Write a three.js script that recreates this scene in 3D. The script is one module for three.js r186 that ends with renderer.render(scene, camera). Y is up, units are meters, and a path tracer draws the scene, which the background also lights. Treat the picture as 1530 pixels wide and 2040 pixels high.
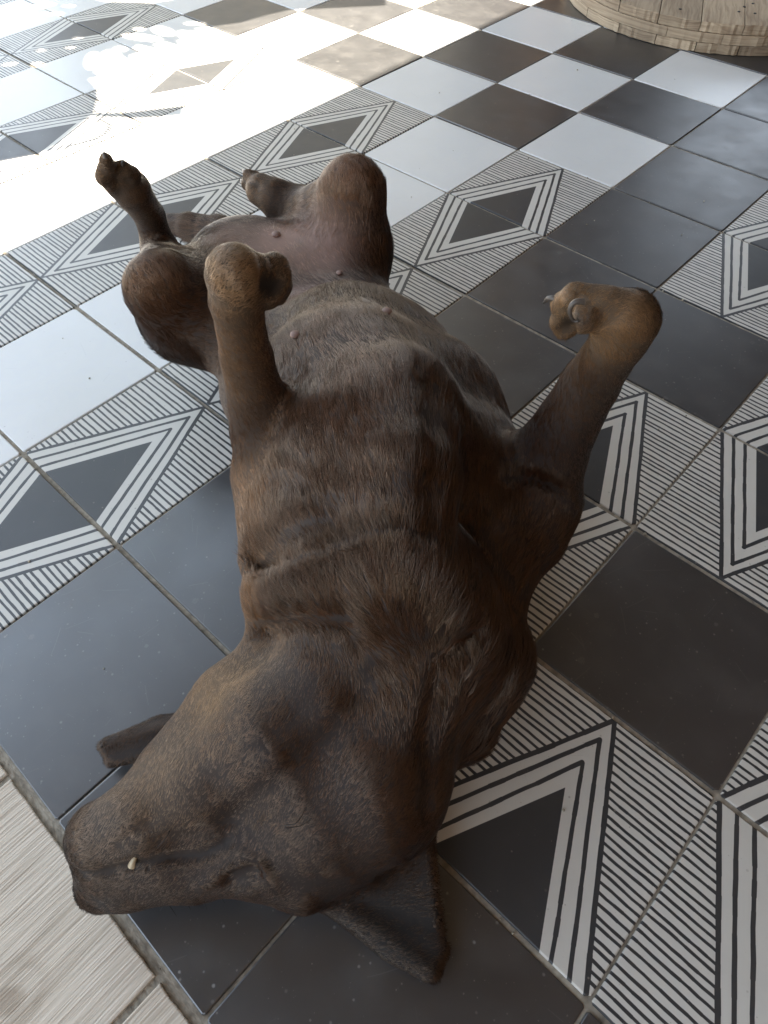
import * as THREE from 'three';
import { mergeGeometries } from 'three/addons/utils/BufferGeometryUtils.js';
import { ImprovedNoise } from 'three/addons/math/ImprovedNoise.js';

const scene = new THREE.Scene();
// ---------------------------------------------------------------- camera
const camera = new THREE.PerspectiveCamera(72.52, 768 / 1024, 0.02, 400);
camera.position.set(-1.1101, 0.6278, 0.9061);
camera.up.set(0.59106, 0.59847, -0.54081);
camera.lookAt(-1.1101 + 0.43303, 0.6278 - 0.80108, 0.9061 - 0.41322);
scene.add(camera);
// ---------------------------------------------------------------- light: clear sky, high sun that reaches in under the porch roof
const SUN = new THREE.Vector3(-0.06, 1, -0.31).normalize();       // towards the sun
{
  const W = 512, H = 256, data = new Float32Array(W * H * 4);
  for (let y = 0; y < H; y++) for (let x = 0; x < W; x++) {
    const el = ((y + 0.5) / H - 0.5) * Math.PI, up = Math.max(Math.sin(el), 0), o = (y * W + x) * 4;
    const hz = Math.pow(1 - up, 3.2);                                // paler towards the horizon
    data[o] = 0.27 + 0.32 * hz; data[o + 1] = 0.33 + 0.28 * hz; data[o + 2] = 0.41 + 0.21 * hz; data[o + 3] = 1;
  }
  const sky = new THREE.DataTexture(data, W, H, THREE.RGBAFormat, THREE.FloatType);
  sky.mapping = THREE.EquirectangularReflectionMapping; sky.magFilter = THREE.LinearFilter; sky.minFilter = THREE.LinearFilter; sky.needsUpdate = true;
  scene.background = sky; scene.environment = sky;
}
const sun = new THREE.DirectionalLight(0xfff1dc, 5);
sun.position.copy(SUN).multiplyScalar(12); sun.target.position.set(0, 0, 0);
sun.castShadow = true; sun.shadow.mapSize.set(4096, 4096);
Object.assign(sun.shadow.camera, { left: -6, right: 6, top: 6, bottom: -6, near: 0.5, far: 30 });
scene.add(sun, sun.target);
const renderer = new THREE.WebGLRenderer({ antialias: true });
renderer.toneMapping = THREE.LinearToneMapping;
renderer.toneMappingExposure = 7.1;
renderer.shadowMap.enabled = true;

// ---------------------------------------------------------------- helpers
let seed = 20240611;
const rnd = () => { seed = (seed * 1664525 + 1013904223) >>> 0; return seed / 4294967296; };
const rr = (a, b) => a + (b - a) * rnd();
const perlin = new ImprovedNoise();
const fbm = (x, y, z, n = 4) => { let s = 0, a = 0.5; for (let i = 0; i < n; i++) { s += a * perlin.noise(x, y, z); x *= 2.03; y *= 2.03; z *= 2.03; a *= 0.5; } return s; };
const names = new Map();
const numbered = n => { const k = names.get(n) || 0; names.set(n, k + 1); return k ? `${n}_${String(k).padStart(3, '0')}` : n; };
function add(name, geometry, material, parent = scene) {
  const m = new THREE.Mesh(geometry, material); m.name = parent === scene ? numbered(name) : name; m.castShadow = m.receiveShadow = true; parent.add(m); return m;
}
function tag(o, label, category, group) { o.userData.label = label; o.userData.category = category; if (group) o.userData.group = group; return o; }
const structure = o => { o.userData.kind = 'structure'; return o; };
function texture(canvasOrData, srgb = true, repeat) {
  const t = canvasOrData; if (srgb) t.colorSpace = THREE.SRGBColorSpace; t.wrapS = t.wrapT = THREE.RepeatWrapping; t.magFilter = THREE.LinearFilter; t.anisotropy = 8; if (repeat) t.repeat.set(...repeat); t.needsUpdate = true; return t;
}
// a picture computed point by point; f(u, v) gives linear [r, g, b] or one number
function computed(N, M, f, srgb = true) {
  const d = new Uint8Array(N * M * 4), c = new THREE.Color();
  for (let y = 0; y < M; y++) for (let x = 0; x < N; x++) {
    const v = f((x + 0.5) / N, (y + 0.5) / M), o = (y * N + x) * 4;
    if (typeof v === 'number') d[o] = d[o + 1] = d[o + 2] = Math.max(0, Math.min(255, v * 255));
    else { c.setRGB(...v); if (srgb) c.convertLinearToSRGB(); d[o] = Math.max(0, Math.min(255, c.r * 255)); d[o + 1] = Math.max(0, Math.min(255, c.g * 255)); d[o + 2] = Math.max(0, Math.min(255, c.b * 255)); }
    d[o + 3] = 255;
  }
  return texture(new THREE.DataTexture(d, N, M), srgb && true);
}
// ---------------------------------------------------------------- tiled floor of the porch
const T = 0.2;                                                       // pitch of the cement tiles
const DARK = [0.026, 0.027, 0.030], CREAM = [0.60, 0.585, 0.54], WHITE = [0.70, 0.715, 0.71];
// wear shared by all tiles: dust specks, hairline scratches and dull smudges, as masks
function wearMask(N, specks, scratches, smudge, s) {
  const m = new Float32Array(N * N); seed = s;
  if (smudge) for (let y = 0; y < N; y += 2) for (let x = 0; x < N; x += 2) {
    const q = smudge * Math.max(0, fbm(x / N * 5 + s % 97, y / N * 5, 3.1, 4) * 1.6 + 0.12);
    m[y * N + x] = m[y * N + x + 1] = m[(y + 1) * N + x] = m[(y + 1) * N + x + 1] = q;
  }
  const dot = (px, py, r, a) => { for (let y = Math.floor(py - r); y <= py + r; y++) for (let x = Math.floor(px - r); x <= px + r; x++) if (x >= 0 && y >= 0 && x < N && y < N) { const d = Math.hypot(x - px, y - py) / r; if (d < 1) m[y * N + x] = Math.max(m[y * N + x], a * (1 - d * d * 0.6)); } };
  for (let i = 0; i < specks; i++) dot(rnd() * N, rnd() * N, 0.9 + Math.pow(rnd(), 5) * N / 190, rr(0.25, 0.9));
  for (let i = 0; i < scratches; i++) { let x = rnd() * N, y = rnd() * N, a = rnd() * 6.28; const L = rr(0.03, 0.16) * N, w = rr(0.05, 0.28); for (let k = 0; k < L; k++) { x += Math.cos(a); y += Math.sin(a); a += rr(-0.02, 0.02); dot(x, y, 1.05, w); } }
  for (let i = 0; i < (smudge > 0.08 ? 3 : 0); i++) { const cx = rnd() * N, cy = rnd() * N, R = rr(0.006, 0.02) * N; for (let k = 0; k < 60; k++) { const t = rnd() * 6.28, q = Math.sqrt(rnd()); dot(cx + Math.cos(t) * R * q, cy + Math.sin(t) * R * q, rr(1, 2.5), rr(0.1, 0.3)); } }
  return m;
}
const mixc = (a, b, t) => [a[0] + (b[0] - a[0]) * t, a[1] + (b[1] - a[1]) * t, a[2] + (b[2] - a[2]) * t];
const DUST = [0.23, 0.225, 0.21];
const glaze = { roughness: 1, metalness: 0, ior: 1.6 };
const darkMats = [], whiteMats = [], printMats = [];
for (let k = 0; k < 5; k++) {
  const N = 512, m = wearMask(N, 260, 20, 0.09, 1000 + k * 77), at = (u, v) => m[Math.min(N - 1, Math.floor(v * N)) * N + Math.min(N - 1, Math.floor(u * N))];
  const tone = 0.86 + 0.08 * k;
  const map = computed(N, N, (u, v) => mixc(DARK.map(c => c * tone * (1 + 0.2 * fbm(u * 3 + k * 9, v * 3, 7.7))), DUST, Math.min(1, at(u, v))));
  const rough = computed(256, 256, (u, v) => 0.36 + 0.10 * fbm(u * 4 + k * 5, v * 4, 1.3) + 0.35 * at(u, v), false);
  darkMats.push(new THREE.MeshPhysicalMaterial({ ...glaze, ior: 2.05, map, roughnessMap: rough }));
}
for (let k = 0; k < 3; k++) {
  const N = 512, m = wearMask(N, 34, 7, 0.0, 5000 + k * 31), at = (u, v) => m[Math.min(N - 1, Math.floor(v * N)) * N + Math.min(N - 1, Math.floor(u * N))];
  const map = computed(N, N, (u, v) => { const f = fbm(u * 3 + k * 4, v * 3, 2.2); return mixc(WHITE.map(c => c * (1 + 0.05 * f)), [0.2, 0.19, 0.17], 0.45 * at(u, v)); });
  const rough = computed(128, 128, (u, v) => 0.30 + 0.05 * fbm(u * 4 + k, v * 4, 5.1), false);
  whiteMats.push(new THREE.MeshPhysicalMaterial({ ...glaze, map, roughnessMap: rough }));
}
// the hand printed half rhombus: its base is one edge of the tile, its tip the middle of the opposite edge
function printCanvas(s, N = 1024) {
  seed = s;
  const c = document.createElement('canvas'); c.width = c.height = N; const g = c.getContext('2d');
  const css = a => '#' + new THREE.Color().setRGB(...a).getHexString();
  const wob = (amp) => rr(-amp, amp) * N;
  const line = (x0, y0, x1, y1, w, col) => {                           // a brushed line whose edge wanders a little
    const n = 14, dx = x1 - x0, dy = y1 - y0, L = Math.hypot(dx, dy) || 1, px = -dy / L, py = dx / L; let o = 0;
    g.strokeStyle = col; g.lineCap = 'round'; g.lineJoin = 'round';
    const pts = []; for (let i = 0; i <= n; i++) { o = o * 0.75 + wob(0.0016); pts.push([x0 + dx * i / n + px * o, y0 + dy * i / n + py * o]); }
    for (let i = 0; i < n; i++) { g.lineWidth = w * N * rr(0.9, 1.12); g.beginPath(); g.moveTo(...pts[i]); g.lineTo(...pts[i + 1]); g.stroke(); }
  };
  g.fillStyle = css(CREAM); g.fillRect(0, 0, N, N);
  const ink = css([0.036, 0.038, 0.043]);
  const rows = 28; let y = 0.012;
  for (let i = 0; i < rows; i++) { const a = y * N + wob(0.004), b = y * N + wob(0.004); line(-10, a, N / 2, (a + b) / 2 + wob(0.003), 0.0125, ink); line(N / 2, (a + b) / 2 + wob(0.003), N + 10, b, 0.0125, ink); y += 0.0352 * rr(0.86, 1.14); }
  const tri = (half, tip, fill) => { g.fillStyle = fill; g.beginPath(); g.moveTo((0.5 - half) * N, N + 4); g.lineTo(N / 2 + wob(0.004), (1 - tip) * N); g.lineTo((0.5 + half) * N, N + 4); g.closePath(); g.fill(); };
  const arrow = (half, tip, w) => { const tx = N / 2 + wob(0.003), ty = (1 - tip) * N; line((0.5 - half) * N, N + 6, tx, ty, w, ink); line(tx, ty, (0.5 + half) * N, N + 6, w, ink); };
  tri(0.492, 0.99, css(CREAM)); arrow(0.492, 0.985, 0.021);
  arrow(0.412 + rr(-.006, .006), 0.865, 0.0185); arrow(0.338 + rr(-.006, .006), 0.725, 0.0185); tri(0.275 + rr(-.006, .006), 0.585, ink);
  return g.getImageData(0, 0, N, N).data;
}
for (let k = 0; k < 4; k++) {
  const N = 1024, px = printCanvas(300 + k * 13, N), m = wearMask(N, 150, 9, 0.05, 9000 + k * 41), c = new THREE.Color();
  const at = (u, v) => m[Math.min(N - 1, Math.floor(v * N)) * N + Math.min(N - 1, Math.floor(u * N))];
  const map = computed(N, N, (u, v) => {                              // v runs upwards, the canvas downwards
    const o = (Math.min(N - 1, Math.floor((1 - v) * N)) * N + Math.min(N - 1, Math.floor(u * N))) * 4;
    c.setRGB(px[o] / 255, px[o + 1] / 255, px[o + 2] / 255).convertSRGBToLinear();
    const f = 1 + 0.06 * fbm(u * 4 + k * 3, v * 4, 6.6, 2);
    return mixc([c.r * f, c.g * f, c.b * f], [0.24, 0.22, 0.19], 0.8 * at(u, v));
  });
  const rough = computed(128, 128, (u, v) => 0.40 + 0.10 * fbm(u * 4 + k * 7, v * 4, 8.8), false);
  printMats.push(new THREE.MeshPhysicalMaterial({ ...glaze, map, roughnessMap: rough }));
}
// slab of a tile: arrised edge, top at y = 0, uv over the whole face (u along z, v along x)
function tileGeometry(sx, sz, h = 0.012, b = 0.0011, chip = 0) {
  const shape = new THREE.Shape(), x = sx / 2 - b, z = sz / 2 - b, c = 0.0012 + chip;
  shape.moveTo(-x + c, -z); shape.lineTo(x - 0.0012, -z); shape.lineTo(x, -z + 0.0012); shape.lineTo(x, z - 0.0012); shape.lineTo(x - 0.0012, z); shape.lineTo(-x + 0.0012, z); shape.lineTo(-x, z - 0.0012); shape.lineTo(-x, -z + c);
  const g = new THREE.ExtrudeGeometry(shape, { depth: h - b, bevelEnabled: true, bevelThickness: b, bevelSize: b, bevelSegments: 2, curveSegments: 1, steps: 1 });
  g.rotateX(-Math.PI / 2); g.translate(0, -h, 0);
  const p = g.attributes.position, uv = g.attributes.uv;
  for (let i = 0; i < p.count; i++) uv.setXY(i, p.getZ(i) / T + 0.5, p.getX(i) / T + 0.5);
  g.computeVertexNormals();
  return g;
}
const tileShapes = [tileGeometry(0.1952, 0.1978), tileGeometry(0.1948, 0.1976), tileGeometry(0.1952, 0.1976, 0.012, 0.0014, 0.0016)];
const groutMat = new THREE.MeshStandardMaterial({
  roughness: 1, map: computed(512, 512, (u, v) => { const f = fbm(u * 40, v * 40, 1), q = fbm(u * 6, v * 6, 4); return mixc([0.20, 0.175, 0.14], [0.42, 0.38, 0.31], Math.max(0, Math.min(1, 0.5 + f * 1.2 + q * 0.8))); }),
  bumpMap: computed(512, 512, (u, v) => 0.5 + 0.6 * fbm(u * 55, v * 55, 9), false), bumpScale: 0.0012,
});
for (const t of [groutMat.map, groutMat.bumpMap]) t.repeat.set(20, 20);
const floor = structure(add('tiled_floor', new THREE.BoxGeometry(7.0, 0.12, 6.3), groutMat));
floor.position.set(2.3 - 0.0, -0.0624, -0.55);                       // grout bed, 2.4 mm below the tiles; from x = -1.2 on
floor.userData.label = 'tiled porch floor of dark, white and rhombus print tiles'; floor.userData.category = 'floor';
// which tile lies where (column i along x, row j along z): D dark, W white, U print with its tip towards +x, L the other way
const special = { '-1,3': 'L', '0,3': 'U', '-2,3': 'D', '-3,3': 'U', '-4,3': 'L', '-5,3': 'D', '-6,3': 'D', '-1,4': 'D', '0,4': 'D', '-2,4': 'U', '-3,4': 'L', '-4,4': 'D', '-5,4': 'U', '-6,4': 'D', '-4,5': 'U', '-5,5': 'L', '-3,5': 'D', '-6,5': 'D', '-2,5': 'D', '-1,5': 'U' };
function kind(i, j) {
  const s = special[`${i},${j}`]; if (s) return s;
  if (j >= 3) return (i + j) % 3 ? 'D' : (i % 2 ? 'L' : 'U');
  if (j === 2) return 'D';
  if (i >= 0) return (i + j) % 2 ? 'W' : 'D';
  if (j % 2 === 0) return 'W';
  return i % 2 ? 'U' : 'L';
}
seed = 77;
for (let j = -10; j <= 5; j++) for (let i = -6; i <= 9; i++) {
  const k = kind(i, j), n = Math.floor(rnd() * 60), mats = k === 'D' ? darkMats : k === 'W' ? whiteMats : printMats;
  const t = add('tile', tileShapes[n % 3], mats[n % mats.length], floor);
  t.position.set((i + 0.5) * T + rr(-0.0006, 0.0006), rr(-0.0006, 0.0004), (j + 0.5) * T + rr(-0.0004, 0.0004)).sub(floor.position);
  const plain = k === 'D' || k === 'W';
  t.rotation.set(rr(-0.0028, 0.0028), (plain ? Math.floor(rnd() * 2) * Math.PI : k === 'L' ? Math.PI : 0) + rr(-0.002, 0.002), rr(-0.0028, 0.0028));
}
// ---------------------------------------------------------------- pale wood-look planks that the tiles butt against
const grain = (u, v) => {                                              // u along the plank (1.2 m), v across (0.215 m)
  const w = fbm(u * 4, v * 5, 0.5) * 0.9, a = fbm(u * 7 + w, v * 46 + w * 3, 2), b = fbm(u * 22, v * 150 + w * 5, 5), q = fbm(u * 3, v * 4, 8);
  return { a, b, q };
};
const plankMat = new THREE.MeshStandardMaterial({
  roughness: 0.62,
  map: computed(1536, 512, (u, v) => {
    const { a, b, q } = grain(u, v); let t = 0.22 + a * 0.55 + b * 0.7 + q * 0.45 + Math.max(0, a - 0.12) * 1.6;
    const ku = (u - 0.93) * 5.6, kv = v - 0.33, kr = Math.hypot(ku, kv * 1.1) + fbm(u * 18, v * 6, 3) * 0.03;   // a knot
    if (kr < 0.16) t += 0.75 * Math.max(0, Math.sin(kr * 60 + fbm(u * 30, v * 9, 1) * 5)) * (1 - kr / 0.16) + 0.35 * (1 - kr / 0.16);
    return mixc([0.66, 0.59, 0.49], [0.33, 0.265, 0.195], Math.max(0, Math.min(1, t)) * 0.85);
  }),
  bumpMap: computed(1024, 512, (u, v) => { const { a, b } = grain(u, v); return 0.55 - a * 0.5 - b * 0.6; }, false), bumpScale: 0.0011,
});
const plankFloor = structure(add('plank_floor', new THREE.BoxGeometry(3.0, 0.12, 6.3), groutMat));
plankFloor.position.set(-2.7, -0.0628, -0.55);
plankFloor.userData.label = 'floor of pale wood-look planks beside the tiles'; plankFloor.userData.category = 'floor';
{
  const W = 0.2165, mk = (len) => {
    const s = new THREE.Shape(), b = 0.0012, n = 26, end = -b; seed = 55;
    s.moveTo(-len + b, -W / 2 + b + 0.002); s.lineTo(end, -W / 2 + b + 0.002);
    for (let i = 1; i < n; i++) s.lineTo(end - 0.0012 * Math.abs(fbm(i * 0.9, 4, 1)) * 3, -W / 2 + 0.002 + W * 0.98 * i / n);   // sawn end, a little chipped
    s.lineTo(end, W / 2 - b - 0.002); s.lineTo(-len + b, W / 2 - b - 0.002);
    const g = new THREE.ExtrudeGeometry(s, { depth: 0.01, bevelEnabled: true, bevelThickness: b, bevelSize: b, bevelSegments: 2, steps: 1 }); g.rotateX(-Math.PI / 2); g.translate(0, -0.0112, 0);
    const p = g.attributes.position, uv = g.attributes.uv; for (let i = 0; i < p.count; i++) uv.setXY(i, p.getX(i) / 1.2, 0.5 - p.getZ(i) / W);
    g.computeVertexNormals(); return g;
  };
  const g = mk(1.18);
  for (let r = -13; r <= 9; r++) for (let c = 0; c < 2; c++) {
    const p = add('plank', g, plankMat, plankFloor); p.position.set(-1.2062 - c * 1.185 + (c ? 0 : 0), rr(-0.0004, 0.0004), 0.6455 + r * 0.2185).sub(plankFloor.position);
    p.position.x -= c ? 0.3 * ((r % 2 + 2) % 2) : 0;
  }
}
// ---------------------------------------------------------------- outdoors and the porch around the floor
const soil = structure(add('ground', new THREE.PlaneGeometry(160, 160).rotateX(-Math.PI / 2), new THREE.MeshStandardMaterial({ roughness: 1, map: computed(512, 512, (u, v) => mixc([0.20, 0.17, 0.12], [0.10, 0.13, 0.05], Math.max(0, Math.min(1, 0.5 + 1.4 * fbm(u * 30, v * 30, 2)))) ) })));
soil.material.map.repeat.set(60, 60); soil.position.y = -0.14;
const woodBrown = new THREE.MeshStandardMaterial({ roughness: 0.6, map: computed(256, 512, (u, v) => mixc([0.30, 0.19, 0.11], [0.15, 0.085, 0.045], Math.max(0, Math.min(1, 0.5 + fbm(u * 20, v * 3, 1) * 1.5)))) });
const plaster = new THREE.MeshStandardMaterial({ roughness: 0.9, color: new THREE.Color().setRGB(0.16, 0.10, 0.06) });
const roof = tag(add('porch_roof', new THREE.BoxGeometry(7.4, 0.14, 4.6), new THREE.MeshStandardMaterial({ roughness: 0.9, color: new THREE.Color().setRGB(0.07, 0.05, 0.034) })), 'flat dark timber porch roof above the tiled floor', 'roof');
const ROOF_Y = 2.62;
roof.position.set(0.8, ROOF_Y + 0.07, -0.212 - ROOF_Y * (-SUN.z / SUN.y) + 2.3);
const eave = -0.212 - ROOF_Y * (-SUN.z / SUN.y);
{
  const w = tag(add('house_wall', new THREE.BoxGeometry(7.4, ROOF_Y + 0.1, 0.2), plaster), 'dark brown house wall along the back of the tiled porch', 'wall');
  w.position.set(0.8, (ROOF_Y - 0.1) / 2 - 0.002, 1.75);
  const end = tag(add('house_wall', new THREE.BoxGeometry(0.2, ROOF_Y + 0.1, 1.9), plaster), 'unseen dark brown wall added beyond the wooden disc to block low sky', 'wall');
  end.position.set(4.3, (ROOF_Y - 0.1) / 2 - 0.002, 0.69);  // added to keep low skylight from coming in at this end
  const screen = tag(add('house_wall', new THREE.BoxGeometry(1.65, ROOF_Y + 0.1, 0.2), plaster), 'dark brown wall pier below the eave beyond the checkered tiles', 'wall');
  screen.position.set(2.58, (ROOF_Y - 0.1) / 2 - 0.002, eave + 0.11);
  const blocker = tag(add('sky_blocker', new THREE.BoxGeometry(2.4, 4.2, 4.0), new THREE.MeshStandardMaterial({ roughness: 0.95, color: new THREE.Color().setRGB(0.29, 0.275, 0.245) })), 'unseen grey wing of the house beyond the sunlit end of the tiles', 'light_blocker');
  blocker.position.set(2.95, 1.96, eave - 0.3 - 2.0);  // unseen block, added to shut out part of the sky
  for (const [x, z] of [[-2.76, eave + 0.16]]) {
    const p = tag(new THREE.Group(), 'brown timber post at the plank end of the porch', 'post'); p.name = numbered('porch_post'); scene.add(p); p.position.set(x, -0.135, z);
    const shaft = add('shaft', new THREE.BoxGeometry(0.2, ROOF_Y + 0.13, 0.2), woodBrown, p); shaft.position.y = (ROOF_Y + 0.13) / 2;
    const foot = add('foot', new THREE.BoxGeometry(0.28, 0.2, 0.28), plaster, p); foot.position.y = 0.1;
  }
}
// crumbs and grit in the joints and on the tiles
{
  const g = new THREE.IcosahedronGeometry(1, 0), n = 420, im = new THREE.InstancedMesh(g, new THREE.MeshStandardMaterial({ roughness: 1 }), n), m = new THREE.Matrix4(), q = new THREE.Quaternion(), e = new THREE.Euler(), c = new THREE.Color();
  im.name = 'grit'; im.userData.kind = 'stuff'; im.castShadow = im.receiveShadow = true; seed = 314;
  for (let k = 0; k < n; k++) {
    let x = rr(-1.2, 0.6), z = rr(-0.2, 1.15), y = 0.0004; const s = 0.0004 + Math.pow(rnd(), 4) * 0.0013;
    if (k % 2) { x = Math.round(x / T) * T + rr(-0.0018, 0.0018); y = -0.0012; } else if (k % 3 === 0) { x = -1.2035 + rr(-0.003, 0.003); y = -0.0012; }
    q.setFromEuler(e.set(rnd() * 6, rnd() * 6, rnd() * 6)); m.compose(new THREE.Vector3(x, y + s * 0.4, z).sub(floor.position), q, new THREE.Vector3(s, s * rr(0.6, 1), s * rr(0.7, 1.4))); im.setMatrixAt(k, m);
    const t = rnd(); c.setRGB(0.16 + 0.4 * t, 0.14 + 0.37 * t, 0.10 + 0.31 * t); im.setColorAt(k, c);
  }
  floor.add(im);
}
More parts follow.
